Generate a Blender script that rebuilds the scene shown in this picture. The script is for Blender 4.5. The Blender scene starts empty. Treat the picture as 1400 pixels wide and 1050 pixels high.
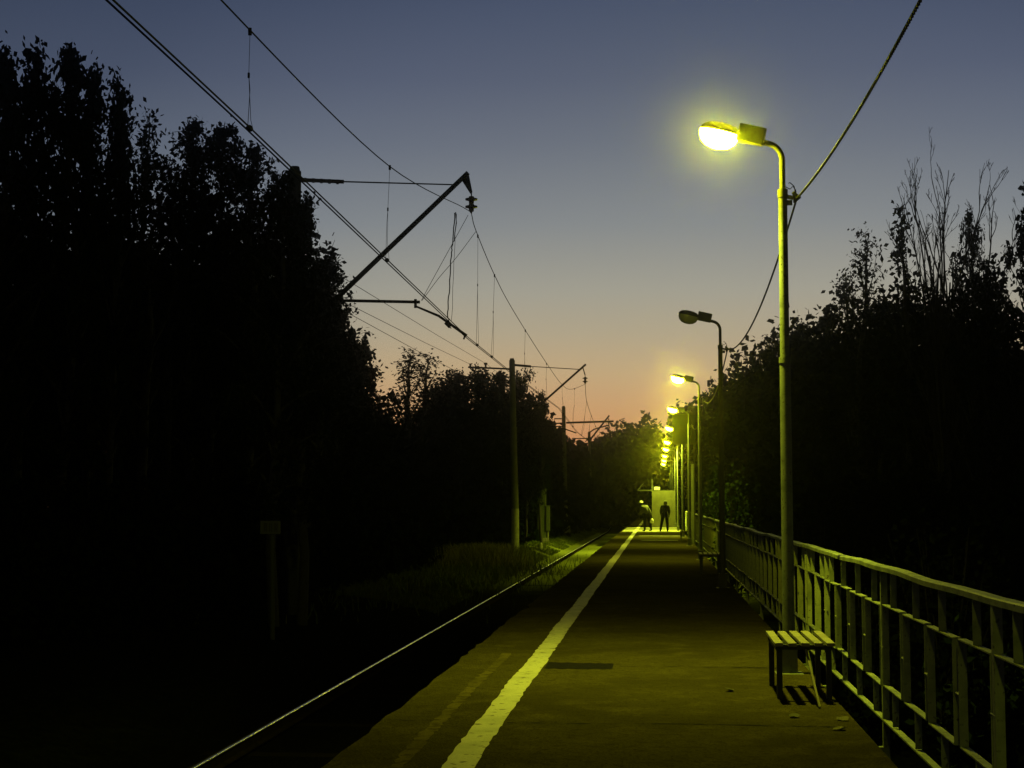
import bpy, bmesh, math, random
import numpy as np
from mathutils import Vector, Matrix
R = math.radians
S = bpy.context.scene
COL = S.collection

# ------------------------------------------------------------------ camera
cam_d = bpy.data.cameras.new('camera'); cam = bpy.data.objects.new('camera', cam_d); COL.objects.link(cam)
cam_d.sensor_width = 36; cam_d.lens = 54.0; cam_d.clip_end = 3000; cam_d.clip_start = 0.05
CAM = Vector((0, 0, 1.6)); YAW, PITCH = 0.09372754, 0.07746373
cam.location = CAM; cam.rotation_euler = (math.pi/2 + PITCH, 0, YAW)
S.camera = cam
CR = Matrix.Rotation(YAW, 3, 'Z') @ Matrix.Rotation(math.pi/2 + PITCH, 3, 'X')
def ray(x, y): return CR @ Vector(((x-700)/2100, -(y-525)/2100, -1))
def at(x, y, Y):                       # where a sight line of the photo reaches distance Y
    r = ray(x, y); return CAM + r*(Y/r.y)
def atz(x, y, z):
    r = ray(x, y); return CAM + r*((z-1.6)/r.z)

# ------------------------------------------------------------------ dusk sky
W = bpy.data.worlds.new('World'); S.world = W; W.use_nodes = True
nt = W.node_tree; nt.nodes.clear(); N = nt.nodes.new; LK = nt.links.new
out = N('ShaderNodeOutputWorld'); bg = N('ShaderNodeBackground'); tc = N('ShaderNodeTexCoord')
sep = N('ShaderNodeSeparateXYZ'); LK(tc.outputs['Generated'], sep.inputs[0])
def lin(c): return tuple(((v/255)/12.92 if v/255 <= .04045 else ((v/255+.055)/1.055)**2.4) for v in c)
def ramp(stops, src):
    r = N('ShaderNodeValToRGB'); LK(src, r.inputs[0]); cr = r.color_ramp
    while len(cr.elements) > 1: cr.elements.remove(cr.elements[-1])
    for i, (p, c) in enumerate(stops):
        e = cr.elements[0] if i == 0 else cr.elements.new(p)
        e.position = p; e.color = (*c, 1)
    return r
SKY = [(-.02, (140, 80, 56)), (.03, (210, 140, 92)), (.055, (205, 156, 108)), (.085, (192, 166, 127)), (.11, (175, 163, 138)),
       (.137, (161, 158, 145)), (.18, (134, 138, 140)), (.23, (110, 116, 127)), (.27, (93, 100, 117)), (.32, (78, 87, 107)), (.42, (32, 38, 54)), (.6, (15, 19, 30)), (1, (8, 10, 18))]
rg = ramp([((p+.02)/1.02, lin(c)) for p, c in SKY], sep.outputs['Z'])
mp = N('ShaderNodeMath'); mp.operation = 'MULTIPLY_ADD'; mp.inputs[1].default_value = 1/1.02; mp.inputs[2].default_value = .02/1.02
LK(sep.outputs['Z'], mp.inputs[0]); LK(mp.outputs[0], rg.inputs[0])
# darker and bluer away from the after-glow
az = N('ShaderNodeVectorMath'); az.operation = 'DOT_PRODUCT'; LK(tc.outputs['Generated'], az.inputs[0]); az.inputs[1].default_value = (0.02, 1, 0)
ra = ramp([(0, (.08, .10, .13)), (.6, (.16, .19, .24)), (.80, (.40, .46, .54)), (.90, (.58, .64, .74)), (.945, (.84, .88, .95)), (.98, (1.0, 1.0, 1.0)), (1, (1.03, 1.02, 1.0))], az.outputs['Value'])
mx = N('ShaderNodeMix'); mx.data_type = 'RGBA'; mx.blend_type = 'MULTIPLY'; mx.inputs[0].default_value = 1
LK(rg.outputs[0], mx.inputs[6]); LK(ra.outputs[0], mx.inputs[7])
LK(mx.outputs[2], bg.inputs[0]); bg.inputs[1].default_value = 1.0; LK(bg.outputs[0], out.inputs[0])

S.view_settings.view_transform = 'Standard'; S.view_settings.look = 'None'
S.view_settings.exposure = 0; S.view_settings.gamma = 1
S.render.engine = 'CYCLES'; S.cycles.use_denoising = True; S.cycles.max_bounces = 5
S.cycles.volume_bounces = 0; S.cycles.transparent_max_bounces = 4; S.cycles.sample_clamp_indirect = 4
S.cycles.caustics_reflective = False; S.cycles.caustics_refractive = False
GLOW = (.84, 1.0, .055)                # colour of the lit lamps

# ------------------------------------------------------------------ helpers
def tag(o, label=None, cat=None, group=None, kind=None):
    if label: o['label'] = label
    if cat: o['category'] = cat
    if group: o['group'] = group
    if kind: o['kind'] = kind
    return o
def empty(name, loc=(0, 0, 0), label=None, cat=None, group=None, rz=0):
    o = bpy.data.objects.new(name, None); COL.objects.link(o); o.location = loc; o.rotation_euler = (0, 0, rz)
    o.empty_display_size = .2
    return tag(o, label, cat, group)
def copy_tree(o, parent=None):
    c = o.copy(); COL.objects.link(c); c.parent = parent
    for ch in list(o.children): copy_tree(ch, c)
    return c
class MB:
    def __init__(s): s.v = []; s.f = []; s.sm = []
    def add(s, vs, fs, smooth=False):
        n = len(s.v); s.v += [tuple(v) for v in vs]; s.f += [tuple(i+n for i in f) for f in fs]; s.sm += [smooth]*len(fs); return s
    def box(s, c, d, M=None):
        x, y, z = (k/2 for k in d)
        vs = [Vector((a*x, b*y, e*z)) for a in (-1, 1) for b in (-1, 1) for e in (-1, 1)]
        if M is not None: vs = [M @ v for v in vs]
        vs = [v + Vector(c) for v in vs]
        return s.add(vs, [(0, 1, 3, 2), (4, 6, 7, 5), (0, 4, 5, 1), (2, 3, 7, 6), (0, 2, 6, 4), (1, 5, 7, 3)])
    def tube(s, pts, r, n=8, cap=True, smooth=True):
        pts = [Vector(p) for p in pts]; rs = r if isinstance(r, (list, tuple)) else [r]*len(pts)
        vs = []; up = Vector((0.13, 0.21, 1)).normalized(); u = None
        for i, p in enumerate(pts):
            t = (pts[min(i+1, len(pts)-1)] - pts[max(i-1, 0)]).normalized()
            if u is None:
                u = t.cross(up);  u = u if u.length > .2 else t.cross(Vector((1, 0, 0))); u.normalize()
            else:
                u = (u - t*u.dot(t)).normalized()
            w = t.cross(u)
            for k in range(n):
                a = 2*math.pi*k/n; vs.append(p + (u*math.cos(a) + w*math.sin(a))*rs[i])
        fs = [(i*n+k, i*n+(k+1) % n, (i+1)*n+(k+1) % n, (i+1)*n+k) for i in range(len(pts)-1) for k in range(n)]
        s.add(vs, fs, smooth)
        if cap: s.add(vs[:n], [tuple(range(n))]); s.add(vs[-n:], [tuple(reversed(range(n)))])
        return s
    def bar(s, a, b, w, h):             # rectangular bar from a to b
        a, b = Vector(a), Vector(b); t = b-a; L = t.length; t.normalize()
        u = t.cross(Vector((0, 0, 1))); u = u if u.length > .01 else Vector((1, 0, 0)); u.normalize(); v = u.cross(t)
        M = Matrix((u, t, v)).transposed()
        return s.box((a+b)/2, (w, L, h), M)
    def lathe(s, prof, c=(0, 0, 0), n=20, smooth=True):
        vs = [(c[0]+r*math.cos(2*math.pi*k/n), c[1]+r*math.sin(2*math.pi*k/n), c[2]+z) for r, z in prof for k in range(n)]
        fs = [(i*n+k, i*n+(k+1) % n, (i+1)*n+(k+1) % n, (i+1)*n+k) for i in range(len(prof)-1) for k in range(n)]
        return s.add(vs, fs, smooth)
    def prism(s, poly, z0, z1):
        n = len(poly); vs = [(x, y, z) for z in (z0, z1) for x, y in poly]
        return s.add(vs, [tuple(reversed(range(n))), tuple(range(n, 2*n))] + [(i, (i+1) % n, n+(i+1) % n, n+i) for i in range(n)])
    def build(s, name, mat, parent=None, bevel=0):
        me = bpy.data.meshes.new(name); me.from_pydata(s.v, [], s.f); me.materials.append(mat)
        me.polygons.foreach_set('use_smooth', s.sm); me.update()
        o = bpy.data.objects.new(name, me); COL.objects.link(o); o.parent = parent
        if bevel:
            b = o.modifiers.new('b', 'BEVEL'); b.width = bevel; b.segments = 2; b.limit_method = 'ANGLE'
        return o

def mat(name, col, rough=.7, metal=0, noise=None, bump=None, emit=None, spec=None, coord='Object'):
    m = bpy.data.materials.new(name); m.use_nodes = True; t = m.node_tree; p = t.nodes['Principled BSDF']
    p.inputs['Roughness'].default_value = rough; p.inputs['Metallic'].default_value = metal
    p.inputs['Base Color'].default_value = (*col, 1)
    if spec is not None: p.inputs['Specular IOR Level'].default_value = spec
    tcn = t.nodes.new('ShaderNodeTexCoord')
    if noise:                            # list of (scale, second colour, low, high)
        prev = None
        for sc, c2, lo, hi in noise:
            n = t.nodes.new('ShaderNodeTexNoise'); n.inputs['Scale'].default_value = sc; n.inputs['Detail'].default_value = 6
            t.links.new(tcn.outputs[coord], n.inputs['Vector'])
            mr = t.nodes.new('ShaderNodeMapRange'); mr.inputs[1].default_value = lo; mr.inputs[2].default_value = hi
            t.links.new(n.outputs[0], mr.inputs[0])
            mi = t.nodes.new('ShaderNodeMix'); mi.data_type = 'RGBA'; t.links.new(mr.outputs[0], mi.inputs[0])
            if prev: t.links.new(prev, mi.inputs[6])
            else: mi.inputs[6].default_value = (*col, 1)
            mi.inputs[7].default_value = (*c2, 1); prev = mi.outputs[2]
        t.links.new(prev, p.inputs['Base Color'])
    if bump:
        n = t.nodes.new('ShaderNodeTexNoise'); n.inputs['Scale'].default_value = bump[0]; n.inputs['Detail'].default_value = 5
        t.links.new(tcn.outputs[coord], n.inputs['Vector'])
        b = t.nodes.new('ShaderNodeBump'); b.inputs['Strength'].default_value = bump[1]; b.inputs['Distance'].default_value = bump[2]
        t.links.new(n.outputs[0], b.inputs['Height']); t.links.new(b.outputs[0], p.inputs['Normal'])
    if emit:
        p.inputs['Emission Color'].default_value = (*emit[0], 1); p.inputs['Emission Strength'].default_value = emit[1]
    return m

M_asph = mat('asphalt', (.074, .060, .023), .95, noise=[(.55, (.050, .040, .016), .40, .62), (2.6, (.092, .073, .030), .48, .72), (11, (.042, .033, .014), .50, .74), (42, (.032, .025, .011), .52, .68), (150, (.12, .09, .05), .60, .72), (85, (.018, .013, .008), .58, .70)], bump=(45, 1.0, .02), spec=0)
M_worn = mat('worn_asphalt', (.125, .098, .042), .85, spec=0, noise=[(2.2, (.080, .064, .026), .35, .58), (11, (.036, .027, .012), .5, .7), (80, (.06, .045, .022), .52, .7)], bump=(90, .3, .01))
M_patch = mat('tar_patch', (.009, .008, .005), .95, noise=[(20, (.018, .014, .008), .45, .65)], spec=.05)
M_paint = mat('line_paint', (.54, .50, .37), .75, noise=[(3, (.42, .39, .27), .45, .65), (11, (.11, .085, .045), .60, .66), (55, (.40, .37, .25), .5, .7)], bump=(60, .3, .006))
M_conc = mat('concrete', (.20, .19, .155), .9, noise=[(4, (.12, .115, .09), .4, .7)], bump=(25, .4, .01))
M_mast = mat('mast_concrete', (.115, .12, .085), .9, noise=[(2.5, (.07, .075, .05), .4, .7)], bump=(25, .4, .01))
M_mast0 = mat('mast_shaded', (.022, .023, .017), .95, noise=[(2.5, (.014, .015, .011), .4, .7)])  # near mast's concrete darkened, its shade put into the colour
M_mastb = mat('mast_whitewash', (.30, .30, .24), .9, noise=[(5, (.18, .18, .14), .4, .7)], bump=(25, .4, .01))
M_pole_shaded = mat('pole_paint_shaded', (.022, .020, .016), .8, noise=[(9, (.035, .026, .016), .5, .7)])  # unlit lamp's pole and head, silhouette darkness put into the colour
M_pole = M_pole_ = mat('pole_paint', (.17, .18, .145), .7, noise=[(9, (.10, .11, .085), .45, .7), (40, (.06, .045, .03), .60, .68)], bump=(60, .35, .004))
M_head = M_head_ = mat('lamp_casting', (.20, .20, .17), .55, noise=[(14, (.13, .13, .11), .45, .7)], bump=(50, .2, .003))
M_fence = mat('railing_paint', (.29, .31, .18), .6, noise=[(6, (.15, .17, .09), .42, .65), (30, (.06, .045, .025), .60, .68)], bump=(40, .3, .003))
M_wood = mat('bench_wood', (.28, .25, .17), .75, noise=[(5, (.20, .17, .11), .4, .65)], bump=(30, .4, .004))
M_iron = mat('dark_iron', (.025, .025, .022), .6, noise=[(10, (.04, .032, .022), .5, .7)])
M_steel = mat('catenary_steel', (.012, .012, .012), .8, spec=.05)
M_porc = mat('porcelain', (.03, .018, .014), .45)
M_wire = mat('wire', (.008, .008, .008), .8, spec=.05)
M_cab = mat('cable_jacket', (.014, .014, .014), .6, spec=.2)
M_rust = mat('rail_rust', (.012, .008, .005), .9, noise=[(8, (.006, .005, .003), .4, .65)], spec=0)
M_rail = mat('rail_head', (.85, .84, .78), .33, 1.0, noise=[(3, (.55, .54, .5), .45, .7)])
M_tie = mat('sleeper_wood', (.006, .005, .004), .95, noise=[(6, (.008, .006, .005), .4, .6)], spec=0)
M_bark = mat('bark', (.014, .012, .009), .95, noise=[(6, (.008, .007, .006), .45, .6)], bump=(12, .5, .02))
M_birch = mat('birch_bark', (.022, .021, .018), .9, noise=[(5, (.012, .011, .009), .5, .58)], bump=(12, .4, .01))
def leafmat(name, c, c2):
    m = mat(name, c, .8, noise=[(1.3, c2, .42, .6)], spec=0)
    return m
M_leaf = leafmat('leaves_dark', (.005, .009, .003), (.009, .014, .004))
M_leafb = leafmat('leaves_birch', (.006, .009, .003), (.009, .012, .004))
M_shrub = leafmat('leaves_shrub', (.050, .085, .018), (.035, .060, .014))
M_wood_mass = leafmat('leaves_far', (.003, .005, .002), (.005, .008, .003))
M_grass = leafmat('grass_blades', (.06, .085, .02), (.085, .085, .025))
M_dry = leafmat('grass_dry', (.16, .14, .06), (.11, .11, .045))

# ground: ballast by the rails, grass and leaf litter away from them
M_ground = bpy.data.materials.new('ground'); M_ground.use_nodes = True
def _g():
    t = M_ground.node_tree; p = t.nodes['Principled BSDF']; p.inputs['Roughness'].default_value = .95; p.inputs['Specular IOR Level'].default_value = 0
    g = t.nodes.new('ShaderNodeNewGeometry'); s = t.nodes.new('ShaderNodeSeparateXYZ'); t.links.new(g.outputs['Position'], s.inputs[0])
    def noise(sc):
        n = t.nodes.new('ShaderNodeTexNoise'); n.inputs['Scale'].default_value = sc; n.inputs['Detail'].default_value = 6; t.links.new(g.outputs['Position'], n.inputs['Vector']); return n
    n1, n2, n3 = noise(.9), noise(7), noise(26)
    r1 = t.nodes.new('ShaderNodeValToRGB'); t.links.new(n2.outputs[0], r1.inputs[0]); e = r1.color_ramp.elements
    e[0].position = .35; e[0].color = (.003, .004, .0015, 1); e[1].position = .7; e[1].color = (.009, .010, .004, 1)
    r2 = t.nodes.new('ShaderNodeValToRGB'); t.links.new(n3.outputs[0], r2.inputs[0]); e = r2.color_ramp.elements
    e[0].position = .38; e[0].color = (.002, .002, .0015, 1); e[1].position = .7; e[1].color = (.006, .0055, .004, 1)
    a = t.nodes.new('ShaderNodeMath'); a.operation = 'ADD'; a.inputs[1].default_value = 4.0; t.links.new(s.outputs['X'], a.inputs[0])
    b = t.nodes.new('ShaderNodeMath'); b.operation = 'ABSOLUTE'; t.links.new(a.outputs[0], b.inputs[0])
    w = t.nodes.new('ShaderNodeMath'); w.operation = 'MULTIPLY_ADD'; t.links.new(n1.outputs[0], w.inputs[0]); w.inputs[1].default_value = 1.6; t.links.new(b.outputs[0], w.inputs[2])
    yr = t.nodes.new('ShaderNodeMapRange'); yr.inputs[1].default_value = 44; yr.inputs[2].default_value = 60; yr.inputs[3].default_value = 0; yr.inputs[4].default_value = 3; t.links.new(s.outputs['Y'], yr.inputs[0])
    wy = t.nodes.new('ShaderNodeMath'); wy.operation = 'ADD'; t.links.new(w.outputs[0], wy.inputs[0]); t.links.new(yr.outputs[0], wy.inputs[1])
    mr = t.nodes.new('ShaderNodeMapRange'); mr.inputs[1].default_value = 1.9; mr.inputs[2].default_value = 3.1; t.links.new(wy.outputs[0], mr.inputs[0])
    mi = t.nodes.new('ShaderNodeMix'); mi.data_type = 'RGBA'; t.links.new(mr.outputs[0], mi.inputs[0]); t.links.new(r2.outputs[0], mi.inputs[6]); t.links.new(r1.outputs[0], mi.inputs[7])
    y2 = t.nodes.new('ShaderNodeMapRange'); y2.inputs[1].default_value = 48; y2.inputs[2].default_value = 66; t.links.new(s.outputs['Y'], y2.inputs[0])  # far verge is grassier, and painted paler to carry the lamplight on it
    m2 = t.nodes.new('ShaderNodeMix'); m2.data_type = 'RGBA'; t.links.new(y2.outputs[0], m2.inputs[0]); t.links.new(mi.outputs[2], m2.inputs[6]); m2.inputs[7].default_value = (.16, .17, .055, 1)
    t.links.new(m2.outputs[2], p.inputs['Base Color'])
    bp = t.nodes.new('ShaderNodeBump'); bp.inputs['Strength'].default_value = .8; bp.inputs['Distance'].default_value = .05; t.links.new(n3.outputs[0], bp.inputs['Height']); t.links.new(bp.outputs[0], p.inputs['Normal'])
_g()

# ------------------------------------------------------------------ ground and platform
PROF = [(-400, 1.0), (-60, -.3), (-12, -.65), (-7.6, -.72), (-6.6, -.85), (-5.9, -1.12), (-5.4, -1.27), (-5.0, -1.28), (-2.2, -1.28), (1.4, -1.4), (3, -1.8), (8, -1.5), (20, -.8), (60, .5), (400, 2)]
PX, PZ = zip(*PROF)
def gz(x, y):
    z = float(np.interp(x, PX, PZ))
    w = min(1, max(0, (abs(x+4)-2.2)/3))
    return z + w*.10*math.sin(x*.9+y*.37)*math.cos(y*.23-x*.5) + w*.04*math.sin(y*1.7+x*2.1)
xs = sorted(set([-130, -100, -70, -50] + list(np.arange(-40, -10, 2.)) + list(np.arange(-10, 6, .25)) + list(np.arange(6, 40, 2.)) + [50, 70, 100]))
ys = list(np.arange(-60, 0, 6.)) + list(np.arange(0, 150, 1.)) + list(np.arange(150, 281, 10.))
g = MB(); nx = len(xs)
g.add([(x, y, gz(x, y)) for y in ys for x in xs], [(j*nx+i, j*nx+i+1, (j+1)*nx+i+1, (j+1)*nx+i) for j in range(len(ys)-1) for i in range(nx-1)], True)
tag(g.build('ground', M_ground), kind='structure')

rnd = random.Random(4)
PY0, PY1 = -6.0, 172.0
edge = []; y = PY0
while y < PY1:
    edge.append((-2.03 + rnd.uniform(-.022, .022) + (.05 if rnd.random() < .08 else 0), y)); y += rnd.uniform(.25, .6)
edge.append((-2.03, PY1))
pf = MB(); pf.prism([(1.445, PY0), (1.445, PY1)] + edge[::-1], -.22, 0)
platform = pf.build('platform', M_asph); tag(platform, kind='structure')
pw = MB()
pw.box((-.2, (PY0+PY1)/2, -.85), (2.6, PY1-PY0-.2, 1.24))
for k in range(44): pw.box((-1.75, PY0+2+4*k, -.80), (.34, .34, 1.15)); pw.box((1.2, PY0+2+4*k, -.80), (.34, .34, 1.15))
pw.build('platform_base', M_conc, platform)
# white edge line with ragged borders
def ragged(x0, x1, y0, y1, amp, z, step=(.06, .22), slow=.007):
    m = MB(); L = []; y = y0
    while y < y1:
        o = slow*math.sin(y*.83)+slow*.8*math.sin(y*2.1+1)
        L.append((x0+o+rnd.uniform(-amp, amp), x1+o*.6+rnd.uniform(-amp, amp), y)); y += rnd.uniform(*step)*(1+max(0, y-25)*.04)
    vs = []
    for a, b, yy in L: vs += [(a, yy, z), (b, yy, z)]
    m.add(vs, [(2*i, 2*i+1, 2*i+3, 2*i+2) for i in range(len(L)-1)]); return m
tag(ragged(-1.325, -1.125, PY0, 168, .010, .004).build('edge_line', M_paint, platform), 'hand-painted white safety line')
ragged(-1.65, -1.555, 4.5, 16.5, .016, .004, step=(.04, .12), slow=.010).build('worn_strip', M_worn, platform)
def blob(pts, z, m, name, parent=platform):
    b = MB(); b.add([(x, y, z) for x, y in pts], [tuple(range(len(pts)))]); return b.build(name, m, parent)
pts = [(-1.10 + .66*i/14, 15.02 + rnd.uniform(-.04, .04)) for i in range(15)] + [(-.44 - .66*i/14, 15.58 + rnd.uniform(-.05, .05)) for i in range(15)]
blob(pts, .003, M_patch, 'tar_patch')
M_pool_paint = mat('light_pool_paint', (.20, .185, .11), .85, noise=[(.8, (.12, .11, .065), .4, .62), (9, (.24, .22, .14), .5, .75)], bump=(30, .4, .01))  # pools of lamplight on the far platform, painted as paler sheets
def light_pool_sheet(y0, y1, x0=-1.98, x1=1.40):
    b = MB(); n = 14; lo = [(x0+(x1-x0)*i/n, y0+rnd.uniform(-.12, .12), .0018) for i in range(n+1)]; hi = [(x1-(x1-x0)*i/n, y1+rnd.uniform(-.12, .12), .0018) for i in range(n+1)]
    b.add(lo+hi, [tuple(range(2*n+2))]); b.build('pale_slab', M_pool_paint, platform)
light_pool_sheet(87.4, 102.6); light_pool_sheet(75.2, 77.0, -.9); light_pool_sheet(66.8, 67.6, -.7, .9)
cr = MB()
def crack(x0, x1, y, w, seed):
    rr = random.Random(seed); n = int((x1-x0)/.07); up = []; dn = []
    for i in range(n+1):
        x = x0+(x1-x0)*i/n; c = y+rr.uniform(-.012, .012)+.02*math.sin(x*3+seed); h = w*max(.05, rr.uniform(-.5, 1.2))
        up.append((x, c+h, .0025)); dn.append((x, c-h, .0025))
    cr.add(up+dn, [(i, i+1, n+1+i+1, n+1+i) for i in range(n)])
for j, yy in enumerate([7.2, 11.35, 15.3, 19.4, 23.5, 27.6, 31.7]): crack(-.38 if j == 2 else -1.1, 1.35, yy, .022, j)
crack(-.05, .75, 11.37, .022, 21); crack(-1.95, -1.68, 11.4, .01, 22); crack(.3, .9, 15.32, .016, 23)
cr.build('slab_joint', M_patch, platform)
# fallen leaves and scraps
M_litter = mat('litter', (.035, .025, .012), .8); M_litterp = mat('litter_pale', (.10, .08, .04), .9)
for (px, py, sz, m, lab) in [(998, 945, .055, M_litter, 'dark curled leaf lying on the platform left of the near bench'),
                             (1086, 981, .05, M_litter, 'dark scrap lying on the platform just in front of the near bench'),
                             (1152, 985, .06, M_litterp, 'pale flat leaf on the platform edge right below the near bench'),
                             (1147, 998, .055, M_litterp, 'pale flat scrap lying nearest the railing at the platform edge')]:
    p = atz(px, py, 0); b = MB(); n = 7; rr = random.Random(px)
    ring = [(p.x+sz*.8*math.cos(k*6.283/n)*rr.uniform(.7, 1.2), p.y+sz*1.1*math.sin(k*6.283/n)*rr.uniform(.7, 1.2), .006+rr.uniform(0, .022)) for k in range(n)]
    b.add(ring+[(p.x, p.y, .005)], [(k, (k+1) % n, n) for k in range(n)])
    tag(b.build('fallen_leaf', m), lab, 'leaf')

# ------------------------------------------------------------------ track
track = empty('railway_track', (-3.95, 0, -1.28), 'single railway track with one shining rail seen beside the platform', 'track')
def rail(x):
    r = MB(); poly = [(-.07, 0), (.07, 0), (.07, .012), (.012, .03), (.012, .12), (.034, .135), (.034, .140), (.017, .156), (-.034, .158), (-.034, .135), (-.012, .12), (-.012, .03), (-.07, .012)]
    n = len(poly); yy = [-40, 0, 40, 80, 120, 150, 175, 200, 230, 260]; off = [0, 0, 0, 0, 0, 0, .5, 2, 5.5, 11]
    vs = [(x-o+px, y, .05+pz) for y, o in zip(yy, off) for px, pz in poly]
    r.add(vs, [(j*n+i, j*n+(i+1) % n, (j+1)*n+(i+1) % n, (j+1)*n+i) for j in range(len(yy)-1) for i in range(n)])
    o = r.build('rail', M_rust, track)
    HEADP = [(-.004, 0), (.004, .0035)] + [(.016+.0195*math.cos(R(q)), -.0165+.0195*math.sin(R(q))) for q in (90, 72, 54, 36, 18, 0)]
    nh = len(HEADP)
    h = MB(); vs = [(x-o_+a, y, .05+.1585+b) for y, o_ in zip(yy, off) for a, b in HEADP]
    h.add(vs, [(j*nh+i, (j+1)*nh+i, (j+1)*nh+i+1, j*nh+i+1) for j in range(len(yy)-1) for i in range(nh-1)], True)
    h.build('rail_head', M_rail, o)
rail(-.77); rail(.77)
s0 = MB().box((0, 0, 0), (2.6, .25, .16)).build('sleeper', M_tie, track, .015); s0.location = (0, 8, -.082)
for k in range(1, 95):
    s = s0.copy(); COL.objects.link(s); s.location = (0, 8+k*.6, -.082+rnd.uniform(-.02, .01))
sm = MB()
for k in range(160): sm.box((0, 65+k*.6, -.085), (2.6, .25, .16))
tag(sm.build('sleeper_rest', M_tie, track), kind='stuff')

# ------------------------------------------------------------------ platform lamps
def lampmat(k):
    return mat('lit_glass', (.6, .6, .3), .3, emit=((1.0, 1.0, .008), k)) if k else mat('unlit_glass', (.42, .42, .22), .25)
def make_lamp(pos, strength, label, beam=1.0, ang=124):
    M_pole, M_head = (M_pole_shaded, M_pole_shaded) if not strength else (M_pole_, M_head_)
    root = empty('street_lamp', pos, label, 'lamp post', 'lamp posts along the platform')
    p = MB(); p.tube([(0, 0, -.25), (0, 0, .25), (0, 0, 1.2), (0, 0, 2.97)], [.062, .058, .056, .052], 20)
    p.tube([(0, 0, 2.965), (0, 0, 3.8), (0, 0, 4.58)], [.046, .044, .043], 20)
    p.build('pole', M_pole, root)
    b = MB(); b.box((0, 0, .12), (.15, .15, .30)); b.box((0, 0, -.02), (.26, .26, .05)); b.build('base', M_pole, root, .008)
    MB().tube([(0, 0, 2.94), (0, 0, 3.0)], .058, 20).build('collar', M_pole, root); MB().tube([(0, 0, 4.55), (0, 0, 4.63)], .05, 20).build('collar', M_pole, root)
    a = MB(); pts = [(0, 0, 4.6), (0, 0, 4.9)]
    for k in range(9):
        t = k/8*R(76); pts.append((-.17+.17*math.cos(t), 0, 4.92+.17*math.sin(t)))
    pts.append((-.30, 0, 5.125)); a.tube(pts, .028, 14); a.build('arm', M_pole, root)
    T = Matrix.Rotation(R(13), 4, 'Y'); T.translation = Vector((-.17, 0, 5.105))
    def tr(m):
        m.v = [tuple(T @ Vector(v)) for v in m.v]; return m
    h = MB()                              # gear box
    h.prism([(-.27, -.06), (-.02, -.052), (.0, -.03), (.0, .03), (-.02, .052), (-.27, .06)], -.045, .125)
    tr(h).build('gear_box', M_head, root, .012)
    h = MB(); n = 20; prof = [(1.0, 0), (1.0, .014), (.93, .045), (.75, .075), (.45, .092), (.001, .10)]
    def egg(a, s): return (-.44 + .20*s*math.cos(a), .105*s*math.sin(a)*(1-.18*math.cos(a)))
    vs = [(*egg(2*math.pi*k/n, s), z) for s, z in prof for k in range(n)]
    h.add(vs, [(i*n+k, i*n+(k+1) % n, (i+1)*n+(k+1) % n, (i+1)*n+k) for i in range(len(prof)-1) for k in range(n)], True)
    tr(h).build('hood', M_head, root)
    h = MB(); prof = [(.97, .004), (.96, -.035), (.84, -.095), (.58, -.140), (.25, -.160), (.001, -.164)]
    vs = [(*egg(2*math.pi*k/n, s), z) for s, z in prof for k in range(n)]
    h.add(vs, [(i*n+k, (i+1)*n+k, (i+1)*n+(k+1) % n, i*n+(k+1) % n) for i in range(len(prof)-1) for k in range(n)], True)
    tr(h).build('glass_bowl', lampmat(strength*BASE_E), root)
    if strength:
        ld = bpy.data.lights.new('lamp_beam', 'SPOT'); ld.energy = SPOT*beam; ld.color = GLOW; ld.spot_size = R(ang); ld.spot_blend = 1.0; ld.shadow_soft_size = .05
        lo = bpy.data.objects.new('lamp_beam', ld); COL.objects.link(lo); lo.parent = root; lo.location = T @ Vector((-.42, 0, -.225)); lo.rotation_euler = (0, R(3), 0)
    br = MB()                             # cable clamp on the far side of the pole
    br.bar((.03, 0, 4.56), (.12, .01, 4.545), .03, .035); br.tube([(.10, -.02, 4.60), (.13, .0, 4.56), (.115, .02, 4.50)], [.018, .03, .014], 8)
    br.tube([(.115, -.03, 4.54), (.16, 0, 4.55), (.13, .03, 4.53)], .016, 8); br.bar((.03, 0, 4.50), (.09, 0, 4.50), .025, .05)
    br.build('clamp', M_head, root)
    w = MB(); w.tube([(.02, 0, 4.66), (.07, -.01, 4.63), (.10, 0, 4.66), (.125, 0, 4.62), (.13, 0, 4.56)], .005, 5)
    w.tube([(.13, 0, 4.57), (.11, 0, 4.66), (.07, .01, 4.70), (.06, 0, 4.69)], .005, 5); w.build('lead_wire', M_wire, root)
    return root
LAMPS = [(0.30, .6, 'lit lamp post standing at the camera end of the platform, behind the near railing', .75, 142),
         (14.87, 3.3, 'large lit lamp post in front, behind the near bench, glowing yellow', 1.0, 116),
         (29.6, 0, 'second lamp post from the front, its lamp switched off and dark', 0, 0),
         (44.4, 2.4, 'third lamp post from the front, first lit one beyond the dark lamp', .45, 112),
         (59.0, 1.5, 'fourth lamp post from the front, its head just left of the dark sign board', 1.1, 146),
         (73.9, 1.4, 'fifth lamp post from the front, lit, between the sign board and the people', 2.6, 148),
         (90.6, 1.5, 'sixth lamp post, lit, standing level with the two people', 9, 172),
         (102.6, 1.2, 'seventh lamp post, lit, beside the shelter wall', 5, 130),
         (117.0, .8, 'eighth lamp post, lit, first one beyond the shelter', .9, 105),
         (129.5, .8, 'ninth lamp post, lit, second one beyond the shelter', .9, 105),
         (141.5, .9, 'farthest lit lamp post at the end of the platform', .9, 105)]
LX = 1.235
BASE_E = 170; SPOT = 950
for (yy, k, lab, bm, an) in LAMPS: make_lamp((LX, yy, 0), k, lab, bm, an)

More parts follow.
